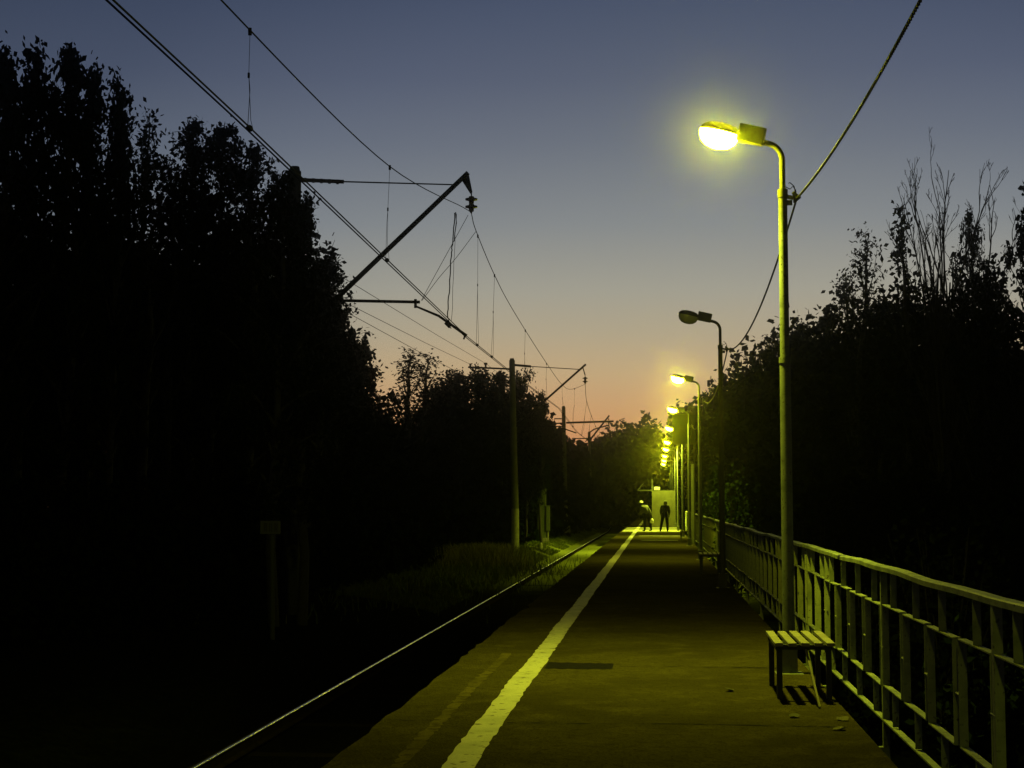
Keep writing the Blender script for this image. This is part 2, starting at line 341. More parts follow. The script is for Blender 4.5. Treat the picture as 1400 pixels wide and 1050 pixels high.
# twisted overhead cable from post to post
for i in range(len(LAMPS)-1):
    a = Vector((LX+.135, LAMPS[i][0], 4.54)); b = Vector((LX+.135, LAMPS[i+1][0], 4.54)); sag = .40 if i else .36
    m = MB()
    def cpt(t): return a.lerp(b, t) - Vector((0, 0, 4*sag*t*(1-t)))
    if i < 2:
        n = 760
        for s in range(3):
            m.tube([cpt(j/n) + .0062*Vector((math.cos(j/n*2*math.pi*95+s*2.09), 0, math.sin(j/n*2*math.pi*95+s*2.09))) for j in range(n+1)], .0058, 5, False)
    else: m.tube([cpt(j/24) for j in range(25)], .014, 5)
    lab = ['twisted black cable rising from the near lamp post out of the top of the picture', 'twisted black cable sagging between the near lamp post and the dark lamp',
           'cable sagging from the dark lamp post to the third lamp post', 'cable between the third lamp post and the fourth'][i] if i < 4 else 'thin cable strung between the far lit lamp posts'
    tag(m.build('overhead_cable', M_cab), lab, 'cable', 'cables strung between the lamp posts')

# ------------------------------------------------------------------ railing
FX = 1.72                                # inner face of the railing
def frame_mesh():
    f = MB(); w = .05; t = .010; c = FX+w/2
    L0, L1, z0, z1 = .075, .925, .20, .815
    f.box((c, .5, z1), (w, L1-L0, t)); f.box((c, .5, z0), (w, L1-L0, t))
    for y in (L0-t/2, L1+t/2): f.box((c, y, (z0+z1)/2), (w, t, z1-z0+t))
    f.box((c, .5, (z1+1.075)/2), (w-.004, t, 1.075-z1-t)); f.box((c, .5, (z0-.06)/2), (w-.004, t, z0+.06-t))
    for k in (0, 1): f.tube([(c-.012, (L1+t) if k else -.0751, .50), (c-.012, (1.0751 if k else L0-t), .50)], .009, 6)
    return f
def railing(y0, n, label, wig, posts):
    root = empty('platform_railing', (0, 0, 0), label, 'railing', 'railings along the platform edge')
    fo = None
    for k in range(n):
        if fo is None: fo = frame_mesh().build('panel_frame', M_fence, root, .0015); o = fo
        else: o = fo.copy(); COL.objects.link(o)
        o.location = (rnd.uniform(-.006, .006), y0+k, rnd.uniform(-.008, .008)); o.rotation_euler = (0, 0, rnd.uniform(-.006, .006))
    hr = MB(); Ls = n; step = .5; cnt = int(Ls/step)
    vs = []
    for j in range(cnt+1):
        y = y0+j*step; dx = wig*(math.sin(y*.9)+.6*math.sin(y*2.3+1)); dz = wig*.8*math.sin(y*1.1+.4)+wig*.5*math.sin(y*2.9)
        for a, b in ((-.012, 1.078), (-.012, 1.110), (-.004, 1.118), (.058, 1.118), (.064, 1.112), (.064, 1.078)): vs.append((FX+a+dx, y, b+dz))
    hr.add(vs, [(j*6+i, j*6+(i+1) % 6, (j+1)*6+(i+1) % 6, (j+1)*6+i) for j in range(cnt) for i in range(6)] + [tuple(range(6)), tuple(cnt*6+i for i in reversed(range(6)))])
    hr.build('handrail', M_fence, root)
    b = MB(); b.box((FX+.025, y0+n/2, -.065), (.05, n, .012)); b.box((FX+.048, y0+n/2, -.09), (.006, n, .05)); b.build('bottom_rail', M_fence, root)
    for yy in posts:
        p = MB(); p.box((FX+.028, yy, .24), (.05, .05, 1.66)); p.box((1.58, yy, -.30), (.30, .06, .06)); p.build('post', M_fence, root)
    return root
Y_J = 9.73                                # a joint between two frames
railing(Y_J-7.5, 16, 'dented metal railing at the near right, from the picture edge to behind the near bench', .008, [Y_J-5.5, Y_J-1.5-.0, Y_J+2.5, Y_J+6.5, Y_J+8.4])
railing(Y_J+8.56, 76, 'farther metal railing, from behind the near lamp post towards the people', .010, [Y_J+8.66+4*k for k in range(19)])

# ------------------------------------------------------------------ benches
def make_bench(pos, label):
    root = empty('platform_bench', pos, label, 'bench', 'benches against the railing')
    for k, x in enumerate((.0, .105, .21, .315, .42)):
        s = MB().box((x, rnd.uniform(-.02, .02), .455), (.068, 1.2, .028), Matrix.Rotation(rnd.uniform(-.012, .012), 3, 'Z')); s.build('slat', M_wood, root, .004)
    f = MB()
    for y in (-.42, .46): f.box((.21, y, .42), (.46, .045, .04))
    f.box((.01, .02, .395), (.03, .84, .03)); f.box((.41, .02, .395), (.03, .84, .03)); f.build('seat_frame', M_iron, root)
    for x in (.0, .42):
        for y in (-.42, .46):
            MB().box((x+(.01 if x == 0 else -.01), y, .20), (.045, .045, .40)).build('leg', M_iron, root, .003)
    b = MB(); b.bar((.215, -.55, .41), (.27, -1.02, .012), .016, .016); b.build('brace', M_wood, root)
    return root
b1 = make_bench((.985, 13.35, 0), 'slatted bench nearest the camera, under the large lit lamp')
b2 = copy_tree(b1); b2.location = (.985, 35.4, 0); b2['label'] = 'second slatted bench, beside the third lamp post, ends of its slats lit'
b3 = copy_tree(b1); b3.location = (.985, 64.5, 0); b3['label'] = 'farthest small bench, beyond the fourth lamp post'
for b in (b2, b3):
    for c in list(b.children):
        if c.name.startswith('brace'): bpy.data.objects.remove(c)

# ------------------------------------------------------------------ overhead line masts
def taper(m, a, b, r0, r1, n=10): m.tube([a, b], [r0, r1], n); return m
def insulator(m, top, n, r=.125, pitch=.15):
    x, y, z = top
    m.tube([(x, y, z), (x, y, z-.08)], .015, 6); z -= .08
    for k in range(n):
        m.lathe([(.02, 0), (.055, -.01), (.06, -.04), (r, -.055), (r, -.085), (.06, -.095), (.05, -.17)], (x, y, z), 14); z -= pitch
    m.tube([(x, y, z+.06), (x, y, z-.05)], .02, 6); return (x, y, z-.05)
def mast(x, y, top, label, lean=0, stub=.16):
    root = empty('catenary_mast', (x, y, gz(x, y)), label, 'mast', 'concrete masts carrying the overhead line')
    H = top-gz(x, y)
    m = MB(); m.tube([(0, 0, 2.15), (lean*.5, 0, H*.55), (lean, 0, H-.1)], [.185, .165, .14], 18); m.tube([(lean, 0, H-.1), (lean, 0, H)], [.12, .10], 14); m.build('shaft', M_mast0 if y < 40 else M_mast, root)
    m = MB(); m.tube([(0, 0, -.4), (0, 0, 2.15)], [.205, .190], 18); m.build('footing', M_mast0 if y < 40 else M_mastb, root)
    return root
def part(root, m, name, mt):
    o = m.build(name, mt, root); l = root.location
    me = o.data; me.transform(Matrix.Translation((-l[0], -l[1], -l[2]))); return o
YM = 32.0
p0 = at(403, 228, YM)
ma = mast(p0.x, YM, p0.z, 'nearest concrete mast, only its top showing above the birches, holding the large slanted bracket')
def P(x, y, Y=YM): return tuple(at(x, y, Y))
part(ma, taper(MB(), P(408, 458), P(640, 236), .055, .050, 12), 'bracket_tube', M_steel)
m = MB(); m.tube([P(408, 246), P(418, 246)], .05, 8)
for k in range(5): m.tube([P(416+k*11, 246.2+k*.6), P(419+k*11, 246.3+k*.6)], .052, 10)
m.tube([P(412, 246), P(470, 248.5)], .045, 8); part(ma, m, 'rod_insulator', M_porc)
part(ma, taper(MB(), P(468, 248.3), P(620, 252.5), .016, .014, 6), 'tie_rod', M_steel)
m = MB(); m.add([P(629, 243, YM-.02), P(641, 238, YM-.02), P(646, 263, YM-.02), P(643, 265, YM-.02), P(629, 243, YM+.02), P(641, 238, YM+.02), P(646, 263, YM+.02), P(643, 265, YM+.02)],
    [(0, 1, 2, 3), (7, 6, 5, 4), (0, 4, 5, 1), (1, 5, 6, 2), (2, 6, 7, 3), (3, 7, 4, 0)]); part(ma, m, 'hanger_plate', M_steel)
m = MB(); INS1 = insulator(m, P(644.5, 263), 2, .13, .16); part(ma, m, 'insulator', M_porc)
m = MB(); m.tube([P(412, 409), P(470, 411), P(574, 413)], .032, 10); m.tube([P(568, 409), P(568, 421)], .03, 8); part(ma, m, 'registration_tube', M_steel)
m = MB(); m.tube([P(569, 419), P(600, 432), P(638, 459)], [.022, .028, .032], 8); m.tube([P(610, 440), P(616, 446)], .06, 8); m.tube([P(636, 457), P(634, 464)], .02, 6); part(ma, m, 'steady_arm', M_steel)

YM2 = 75.0
p0 = at(700, 490, YM2); mb = mast(p0.x+.15, YM2, p0.z, 'second concrete mast, standing clear against the woods with a slanted bracket and a left crossarm', -.15)
part(mb, taper(MB(), P(703, 585, YM2), P(801, 498, YM2), .05, .05), 'bracket_tube', M_steel)
m = MB(); m.tube([P(703, 499, YM2), P(726, 501, YM2)], .06, 8); part(mb, m, 'rod_insulator', M_porc)
part(mb, taper(MB(), P(726, 501, YM2), P(792, 505, YM2), .02, .02, 6), 'tie_rod', M_steel)
m = MB(); m.bar(P(797, 503, YM2), P(800, 513, YM2), .08, .05); part(mb, m, 'hanger_plate', M_steel)
m = MB(); INS2 = insulator(m, P(800, 513, YM2), 2, .13, .16); part(mb, m, 'insulator', M_porc)
m = MB(); m.tube([P(702, 583, YM2), P(770, 583, YM2)], .03, 8); m.tube([P(768, 585, YM2), P(788, 592, YM2)], .03, 8); part(mb, m, 'registration_tube', M_steel)
m = MB(); m.bar(P(640, 502, YM2), P(698, 504.5, YM2), .07, .08); m.bar(P(668, 511, YM2), P(698, 530, YM2), .05, .05); part(mb, m, 'crossarm', M_steel)
m = MB(); m.tube([P(664, 503, YM2), P(664, 497, YM2)], .05, 8); m.tube([P(664, 498.5, YM2), P(664, 496, YM2)], .09, 8)
m.tube([P(643, 503, YM2), P(643, 497, YM2)], .05, 8); part(mb, m, 'pin_insulator', M_porc)

YM3 = 117.0
p0 = at(770.5, 555, YM3); mc = mast(p0.x+.1, YM3, p0.z, 'third concrete mast with a long level crossarm over the track', -.1)
m = MB(); m.bar(P(774, 578, YM3), P(839, 576, YM3), .12, .14); m.bar(P(756, 579, YM3), P(768, 578.5, YM3), .1, .1); m.bar(P(758, 572.5, YM3), P(768, 572.5, YM3), .08, .08); part(mc, m, 'crossarm', M_steel)
part(mc, MB().box((mc.location.x, YM3, gz(mc.location.x, YM3)+.25), (.75, .75, .9)), 'foundation', M_conc)
YM4 = 157.0
p0 = at(805.5, 590, YM4); md = mast(p0.x+.1, YM4, p0.z, 'farthest concrete mast, small against the sunset, with a curved bracket arm', -.1)
part(md, taper(MB(), P(807, 601, YM4), P(833, 568, YM4), .09, .08), 'bracket_tube', M_steel)
m = MB(); m.tube([P(805, 592, YM4), P(812, 587, YM4), P(822, 584, YM4), P(833, 581, YM4)], .07, 6); m.bar(P(782, 599.5, YM4), P(805, 599.5, YM4), .1, .1); m.bar(P(800, 604, YM4), P(805, 600, YM4), .08, .08); part(md, m, 'crossarm', M_steel)
m = MB(); insulator(m, P(832, 571, YM4), 3, .14, .2); m.tube([P(833, 576, YM4), P(833, 592, YM4)], .03, 5); part(md, m, 'insulator', M_porc)

# wires
def smooth(pts, n=8):
    P_ = [Vector(p) for p in pts]; P_ = [P_[0]*2-P_[1]] + P_ + [P_[-1]*2-P_[-2]]; r = []
    for i in range(1, len(P_)-2):
        for k in range(n):
            t = k/n; a, b, c, d = P_[i-1:i+3]
            r.append(.5*((2*b)+(c-a)*t+(2*a-5*b+4*c-d)*t*t+(3*b-a-3*c+d)*t**3))
    r.append(P_[-2]); return r
c1 = at(637, 460, YM); c2 = at(788, 590, YM2); c3 = Vector((-3.9, YM3, 5.35)); c4 = Vector((-4.2, YM4, 5.35))
cw = [(-3.75, -14, 5.25), (-3.86, 10.4, 5.18), (-3.89, 14, 5.2), tuple(c1), (-3.9, 42, 5.13), (-3.78, 60, 5.3), tuple(c2), tuple(c3), tuple(c4), (-7, 200, 5.4), (-14, 245, 5.4)]
for dx, lab in ((-.024, 'left one of the two close overhead contact wires'), (.024, 'right one of the two close overhead contact wires')):
    m = MB(); m.tube([(x+dx, y, z) for x, y, z in cw], .0085, 6); tag(m.build('contact_wire', M_wire), lab+' above the track', 'wire', 'contact wires over the track')
ms = [(-3.8, -14, 7.9), (-3.85, 0, 6.35), (-3.9, 7, 6.1), (-3.9, 13.32, 6.15), (-3.9, 22.16, 6.57), tuple(at(634, 284, YM-1.2)), INS1]
ms2 = [INS1, tuple(at(651, 316, 33.6)), (-3.88, 36.75, 7.12), (-3.86, 41.5, 6.84), (-3.8, 52, 6.5), (-3.85, 63, 6.47), (-3.85, 70, 6.80), INS2]
ms3 = [INS2, (-3.6, 80, 6.9), (-3.7, 90, 6.5), (-3.8, 100, 6.5), tuple(at(829, 579, YM3)), (-3.8, 135, 6.4), tuple(at(833, 590, YM4)), (-8, 205, 7), (-14, 245, 7.5)]
for i, (q, r, lab) in enumerate(((ms, .0085, 'upper wire coming in from the top of the picture to the near insulator'), (ms2, .0095, 'upper wire sagging between the near bracket and the second mast'), (ms3, .013, 'upper wire beyond the second mast, small against the sunset'))):
    sp = smooth(q); m = MB(); m.tube(sp, r, 5); mw = m.build('messenger_wire', M_wire); tag(mw, lab, 'wire', 'messenger wires over the track')
    ys_ = [[-8, 0, 7, 14.1, 22.16], [33.9, 36.9, 44.5, 53, 62.5, 71.6], [80, 88, 96, 104, 111, 122, 130, 138, 147, 152]][i]
    for j, yy in enumerate(ys_):
        p = min(sp, key=lambda v: abs(v.y-yy)); zc = 5.2; xc = float(np.interp(p.y, [c[1] for c in cw], [c[0] for c in cw])); zc = float(np.interp(p.y, [c[1] for c in cw], [c[2] for c in cw]))
        rr = random.Random(j+i*10); d = MB(); L = p.z-zc
        mid = p.lerp(Vector((xc, p.y, zc)), .45); mid.x += rr.uniform(-.02, .02); q3 = p.lerp(Vector((xc, p.y, zc)), .6); q3.x += rr.uniform(-.025, .025)
        w = .0035 if i == 0 else .0045 if i == 1 else .007
        d.tube([p, mid], w, 4); d.tube([mid, q3, (xc-.02, p.y, zc)], w, 4); d.tube([mid, q3+Vector((.012, 0, -.3)), (xc+.03, p.y+.02, zc)], w, 4)
        d.tube([p+Vector((0, -.01, .02)), p-Vector((0, 0, .05))], .02, 6); d.tube([mid+Vector((0, 0, .02)), mid-Vector((0, 0, .03))], .012, 5); d.tube([(xc, p.y-.03, zc+.015), (xc, p.y+.03, zc+.015)], .03, 6)
        d.build('dropper', M_wire, mw)
# slack jumper cable and the thin stays at the near bracket
def slack(pts, r, wob=.01, n=5, seed=0):
    rr = random.Random(seed); q = smooth(pts, 6); m = MB(); m.tube([v+Vector((rr.uniform(-wob, wob), 0, 0)) for v in q], r, n); return m
yj = YM-1.0
m = slack([at(622, 291, yj), at(619, 330, yj), at(617, 350, yj), at(614, 400, yj), at(612, 430, yj), at(614, 437, yj), at(611, 445, yj), at(617, 449, yj)], .012, .008, seed=1)
m.tube([at(623, 290, yj), at(624, 305, yj), at(622, 318, yj), at(621, 330, yj)], .010, 5)
tag(m.build('jumper_cable', M_wire), 'slack black jumper cable hanging between upper wire and the steady arm', 'cable')
m = slack([at(624, 292, yj), at(621, 350, yj), at(619, 400, yj), at(618, 430, yj), at(617, 440, yj)], .005, .006, seed=2)
tag(m.build('jumper_cable', M_wire), 'thin twin of the slack jumper cable, hanging just right of it', 'cable')
for (q, lab) in (([(640, 294), (612, 345), (590, 385), (576, 411)], 'left thin stay wire from the insulator down to the registration tube'), ([(651, 316), (624, 352), (600, 380), (577, 411)], 'right thin stay wire from the clamp down to the registration tube')):
    m = MB(); m.tube(smooth([at(x, y, YM+(.3 if k == 0 else 0)) for k, (x, y) in enumerate(q)], 4), .006, 5); tag(m.build('stay_wire', M_wire), lab, 'wire')
# three thin feeder wires on the far side of the masts
for (a, b, lab) in (((486, 390), (664, 497), 'top one of three thin wires left of the masts'), ((478, 416.6), (643, 498), 'middle one of three thin wires left of the masts'), ((478, 429), (640, 516), 'lowest of three thin wires left of the masts')):
    B = at(*b, YM2); A = at(*a, 42.0); A.z -= .0
    D = (B-A)/(B.y-A.y); pre = A - D*9; far = B + Vector((.4, 45, .05))
    m = MB(); m.tube([pre, A, A.lerp(B, .5)-Vector((0, 0, .03)), B, far], .009, 4); tag(m.build('feeder_wire', M_wire), lab, 'wire', 'thin wires on the left side of the masts')

# ------------------------------------------------------------------ trackside things
M_sign = mat('sign_enamel', (.05, .055, .045), .7, noise=[(9, (.05, .055, .045), .45, .6)])
M_wire2 = mat('weathered_post', (.03, .034, .024), .9); M_black = mat('black_paint', (.012, .012, .012), .6)
p = at(371, 885, 27); zb = gz(p.x, 27)
sp_ = empty('marker_sign', (p.x, 27, zb), 'small square marker plate on a thin post at the dark left', 'sign')
top = at(370, 712, 27).z-zb; bot = at(370, 730, 27).z-zb
MB().tube([(.02, 0, -.2), (-.02, 0, bot+.2)], .045, 10).build('post', M_wire2, sp_)
q = MB().box((-.03, -.06, (top+bot)/2), (.36, .02, top-bot)).build('plate', M_sign, sp_)
m = MB(); zc = (top+bot)/2
for x in (-.13, -.10, -.035, .0, .06, .095): m.box((x, -.073, zc), (.018, .006, .15))
m.box((-.115, -.0735, zc+.07), (.05, .006, .018)); m.box((-.115, -.0735, zc), (.05, .006, .018)); m.box((.08, -.0735, zc-.03), (.05, .006, .018))
m.build('marking', M_black, q)
M_cabinet = mat('cabinet_paint', (.045, .055, .036), .8, noise=[(5, (.03, .035, .024), .45, .65)])
YC = 96.0; a = at(735.5, 665, YC); b = at(746.5, 694, YC); zg = gz(a.x, YC)
cb = empty('relay_cabinet', ((a.x+b.x)/2, YC, zg), 'tall narrow grey cabinet between the second and third masts', 'cabinet')
H = a.z-zg; w = b.x-a.x
MB().box((0, 0, H*.5+.1), (w, .5, H-.2)).build('body', M_cabinet, cb, .02); MB().box((0, 0, H+.03), (w+.08, .58, .06)).build('lid', M_cabinet, cb)
m = MB(); m.box((0, -.256, H*.72), (w-.1, .012, H*.46)); m.box((w*.35, -.27, H*.72), (.03, .02, .12)); m.build('door', M_cabinet, cb)
MB().box((0, 0, .1), (w+.1, .6, .22)).build('plinth', M_conc, cb)
a2 = at(747.5, 692, YC); b2_ = at(752, 716, YC); w2 = b2_.x-a2.x
c2_ = empty('junction_box', ((a2.x+b2_.x)/2, YC-.2, zg), 'short narrow box attached at the right of the tall cabinet', 'cabinet')
h2 = a2.z-zg; MB().box((0, 0, h2*.65), (w2, .3, h2*.7)).build('body', M_cabinet, c2_, .01); MB().box((0, 0, h2*.15), (.07, .07, h2*.32)).build('post', M_conc, c2_); MB().box((0, 0, h2+.02), (w2+.05, .36, .04)).build('lid', M_cabinet, c2_)
M_white = mat('white_paint', (.8, .8, .74), .6, noise=[(9, (.6, .6, .52), .5, .7)])
p = atz(740, 746, -.72); pg = MB(); pg.lathe([(.055, -.1), (.055, .27), (.045, .31), (.001, .325)], (0, 0, 0), 14); pg = pg.build('marker_peg', M_white); pg.location = (p.x, p.y, gz(p.x, p.y)+.08)
tag(pg, 'small white peg standing in the grass right of the second mast', 'peg')

# back of a board above the railing, and a plain post
M_board = mat('board_back', (.016, .022, .008), .9, noise=[(3, (.010, .014, .005), .4, .65)])
YB = 63.0; a = at(919.5, 567, YB); b = at(950.5, 606, YB); cx = (a.x+b.x)/2
sb = empty('sign_board', (cx, YB, gz(2, YB)), 'dark blank back of a tall board raised beside the fourth lamp', 'sign'); zg = sb.location.z
MB().box((0, 0, (a.z+b.z)/2-zg), (b.x-a.x, .05, a.z-b.z)).build('panel', M_board, sb)
m = MB(); m.box((0, .04, a.z-zg+.02), (b.x-a.x+.06, .04, .05)); m.box((0, .04, b.z-zg-.02), (b.x-a.x+.06, .04, .05)); m.build('panel_rim', M_iron, sb)
pxx = at(941, 650, YB+.1).x-cx
MB().box((pxx, .08, (a.z-zg)/2), (.07, .07, a.z-zg)).build('post', M_pole, sb); MB().box((b.x-cx-.04, .08, (a.z-zg)/2), (.05, .05, a.z-zg)).build('post', M_iron, sb)
p = at(947.3, 742, 61.2); t_ = at(947.3, 636, 61.2)
m = MB(); zg = gz(p.x, 61.2); m.box((0, 0, (t_.z-zg)/2), (.11, .11, t_.z-zg)); m.box((0, 0, t_.z-zg+.02), (.14, .14, .04)); q = m.build('concrete_post', M_mast, None, .01); q.location = (p.x, 61.2, zg)
tag(q, 'plain square post standing at the railing below the raised board', 'post')

# shelter at the far end
M_wall = mat('shelter_paint', (.17, .165, .09), .9, noise=[(2.5, (.12, .115, .065), .4, .65), (14, (.16, .155, .09), .55, .7)], bump=(12, .2, .01))
YS = 103.0; a = at(891.2, 671, YS); b = at(924.5, 716, YS)
sh = empty('platform_shelter', ((a.x+b.x)/2, YS, 0), 'olive shelter wall with a thin slanted canopy behind the two people', 'shelter')
w = b.x-a.x; H = a.z
MB().box((0, .06, H/2+.05), (w, .12, H-.1)).build('side_wall', M_wall, sh); MB().box((0, .05, .09), (w+.02, .16, .18)).build('plinth', M_conc, sh)
MB().box((w/2-.06, 2.1, H/2+.05), (.1, 3.9, H-.1)).build('back_wall', M_wall, sh)
MB().box((0, 4.1, H/2+.05), (w, .12, H-.1)).build('side_wall', M_wall, sh)
cl = at(871.5, 671, YS).x - sh.location.x
MB().box(((cl+w/2)/2, 2.15, H+.02), (w/2-cl, 4.2, .05)).build('roof', M_iron, sh)
m = MB(); u = at(880, 660.5, YS); m.bar((cl, -.05, H+.03), (u.x-sh.location.x, -.05, u.z), .03, .03); t_ = at(891.5, 655, YS); m.bar((t_.x-sh.location.x, -.05, H), (t_.x-sh.location.x, -.05, t_.z), .05, .05)
m.bar((cl, -.11, H+.035), (t_.x-sh.location.x, -.11, H+.035), .03, .045); m.build('roof_brace', M_pole, sh)
a_ = at(894, 667, YS); b_ = at(902, 671, YS)
MB().box(((a_.x+b_.x)/2-sh.location.x, .3, H+.05+.5*(a_.z-b_.z)), (b_.x-a_.x, .25, a_.z-b_.z)).build('roof_box', M_white, sh, .02)
MB().box((w/2-.4, 2.1, .45), (.4, 2.6, .05)).build('seat', M_wood, sh)

# ------------------------------------------------------------------ people
def skin_body(name, V, E, root_i, mt, parent):
    me = bpy.data.meshes.new(name); me.from_pydata([v[0] for v in V], E, []); me.materials.append(mt)
    o = bpy.data.objects.new(name, me); COL.objects.link(o); o.parent = parent
    sk = o.modifiers.new('skin', 'SKIN'); me.skin_vertices or me.attributes
    for i, v in enumerate(V):
        me.skin_vertices[0].data[i].radius = v[1] if isinstance(v[1], tuple) else (v[1], v[1]); me.skin_vertices[0].data[i].use_root = (i == root_i)
    sk.use_smooth_shade = True
    s = o.modifiers.new('sub', 'SUBSURF'); s.levels = 1; s.render_levels = 1
    return o
def person(loc, rz, label, J, body_m, hat=None, hair=None, jacket=None):
    root = empty('person', loc, label, 'person', rz=rz)
    V = []; E = []; FT = 1.25
    def v(p, r, par=None):
        V.append((Vector(p), r)); i = len(V)-1
        if par is not None: E.append((par, i))
        return i
    pel = v(J['pelvis'], (.175, .13)); bel = v(J['belly'], (.165, .125), pel); ch = v(J['chest'], (.20, .14), bel); nb = v(J['neck'], (.075, .075), ch)
    hd0 = v(Vector(J['head'])-Vector((0, 0, .07)), .065, nb); hd = v(J['head'], (.085, .095), hd0); ht = v(Vector(J['head'])+Vector((0, 0, .075)), .07, hd)
    nose = v(Vector(J['head'])+Vector(J['face'])*.105, .016, hd)
    for s in 'LR':
        sh_ = v(J['sh'+s], .07, ch); el = v(J['el'+s], .052, sh_); wr = v(J['wr'+s], .034, el)
        d = (Vector(J['wr'+s])-Vector(J['el'+s])).normalized(); side = Vector((1 if s == 'R' else -1, 0, 0)); f = Vector(J['face'])
        pm = v(Vector(J['wr'+s])+d*.07, (.036, .022), wr)
        for k, (o_, L) in enumerate(((-.026, .075), (-.009, .085), (.009, .08), (.026, .062))):
            b0 = v(V[pm][0]+f*o_+d*.02, .010, pm); b1 = v(V[b0][0]+d*L*.55+side*-.006, .009, b0); v(V[b1][0]+d*L*.42-side*.018, .008, b1)
        t0 = v(V[wr][0]+d*.03+f*.03, .011, wr); v(V[t0][0]+d*.035+f*.018, .009, t0)
        hp = v(J['hip'+s], .125, pel); kn = v(J['kn'+s], .09, hp); an = v(J['an'+s], .068, kn); hl = v(Vector(J['an'+s])+Vector((0, 0, -.055)), .043, an)
        v(Vector(J['an'+s])+Vector(J['toe'])*.17+Vector((0, 0, -.06)), (.045, .03), hl)
    skin_body('body', V, E, pel, body_m, root)
    h = Vector(J['head'])
    if hat:
        m = MB(); m.lathe([(.125, .04), (.13, .055), (.105, .06), (.10, .12), (.06, .155), (.001, .16)], h, 16); m.build('cap', hat, root)
    if hair:
        m = MB(); m.lathe([(.085, -.14), (.10, -.05), (.10, .03), (.085, .09), (.045, .12), (.001, .13)], h - Vector(J['face'])*.02, 16); m.build('hair', hair, root)
    if jacket:
        V2 = [(Vector(J['pelvis'])-Vector((0, 0, .02)), (.21, .16)), (Vector(J['belly']), (.20, .155)), (Vector(J['chest']), (.235, .17)), (Vector(J['neck'])-Vector((0, 0, .06)), (.09, .085))]
        E2 = [(0, 1), (1, 2), (2, 3)]
        for s in 'LR':
            n = len(V2); V2 += [(Vector(J['sh'+s]), .105), (Vector(J['el'+s]), .085), (Vector(J['wr'+s])-(Vector(J['wr'+s])-Vector(J['el'+s]))*.12, .052)]; E2 += [(2, n), (n, n+1), (n+1, n+2)]
        skin_body('jacket', V2, E2, 0, jacket, root)
    return root
M_darkc = mat('dark_cloth', (.004, .004, .004), .95, spec=.05); M_darkc2 = mat('dark_trousers', (.008, .008, .006), .95, spec=.05)
M_palec = mat('pale_cloth', (.55, .54, .44), .85); M_jack = mat('grey_jacket', (.05, .05, .038), .9)
M_hood = mat('hood_cloth', (.10, .10, .07), .8); M_skin = mat('skin', (.45, .30, .2), .6); M_bag = mat('bag_cloth', (.6, .6, .5), .8, bump=(20, .3, .01))
F = (-.85, .5, 0)
pA = atz(884, 726, 0)
person((pA.x, pA.y, 0), 0, 'person in a pale cap and grey jacket leaning forward while walking, left of the other', dict(
    pelvis=(.02, 0, .93), belly=(.0, 0, 1.10), chest=(-.10, .02, 1.32), neck=(-.22, .04, 1.46), head=(-.31, .06, 1.58), face=(-.85, .5, -.1),
    shL=(-.27, -.06, 1.38), elL=(-.32, -.1, 1.10), wrL=(-.34, -.10, .87), shR=(.03, .06, 1.40), elR=(.17, .06, 1.14), wrR=(.27, .02, .88),
    hipL=(-.08, -.03, .88), knL=(-.12, -.06, .49), anL=(-.10, -.10, .09), hipR=(.11, .03, .88), knR=(.18, .06, .49), anR=(.27, .14, .09), toe=(-.8, .5, 0)),
    M_darkc2, hat=M_palec, jacket=M_jack)
pB = atz(909, 726.5, 0)
person((pB.x, pB.y, 0), 0, 'person dressed all in black standing legs apart, right of the two', dict(
    pelvis=(0, 0, .93), belly=(.01, 0, 1.08), chest=(.03, 0, 1.30), neck=(.035, 0, 1.48), head=(.04, -.01, 1.62), face=(0, 1, 0),
    shL=(-.16, 0, 1.40), elL=(-.22, -.02, 1.14), wrL=(-.20, .06, .90), shR=(.21, 0, 1.40), elR=(.25, -.02, 1.13), wrR=(.24, .06, .88),
    hipL=(-.10, 0, .89), knL=(-.17, .02, .49), anL=(-.25, 0, .09), hipR=(.10, 0, .89), knR=(.14, .02, .49), anR=(.16, 0, .09), toe=(-.15, 1, 0)),
    M_darkc, hair=M_hood, jacket=M_darkc)
# pale bag carried in the first person's hand
bagc = Vector((pA.x+.30, pA.y+.02, .60)); bagr = empty('carried_bag', bagc, 'pale soft bag hanging from the hand of the person in the cap', 'bag')
m = MB(); m.lathe([(.001, -.16), (.09, -.15), (.115, -.05), (.10, .05), (.05, .12), (.03, .14)], (0, 0, 0), 16); m.build('sack', M_bag, bagr)
m = MB(); m.tube([(-.03, 0, .13), (-.045, 0, .19), (-.02, 0, .235), (.015, 0, .19), (.03, 0, .13)], .008, 6); m.build('handle', M_bag, bagr)

# ------------------------------------------------------------------ trees
def quads(c, s, rng, aspect=1.4):
    """leaf-sized quads at the points c"""
    n = len(c); u = rng.normal(size=(n, 3)); u /= np.linalg.norm(u, axis=1)[:, None]
    w = rng.normal(size=(n, 3)); v = np.cross(u, w); v /= np.linalg.norm(v, axis=1)[:, None]
    sz = s*rng.uniform(.55, 1.25, n)[:, None]; a = u*sz*aspect; b = v*sz
    V = np.stack([c-a, c-b*.8+a*.1, c+a, c+b*.8+a*.1], 1).reshape(-1, 3)
    return V
def leafobj(name, V, mt, parent):
    n = len(V)//4; me = bpy.data.meshes.new(name); me.vertices.add(len(V)); me.vertices.foreach_set('co', V.astype(np.float32).ravel())
    me.loops.add(n*4); me.loops.foreach_set('vertex_index', np.arange(n*4, dtype=np.int32)); me.polygons.add(n)
    me.polygons.foreach_set('loop_start', np.arange(0, n*4, 4, dtype=np.int32)); me.update(calc_edges=True); me.materials.append(mt)
    o = bpy.data.objects.new(name, me); COL.objects.link(o); o.parent = parent; return o
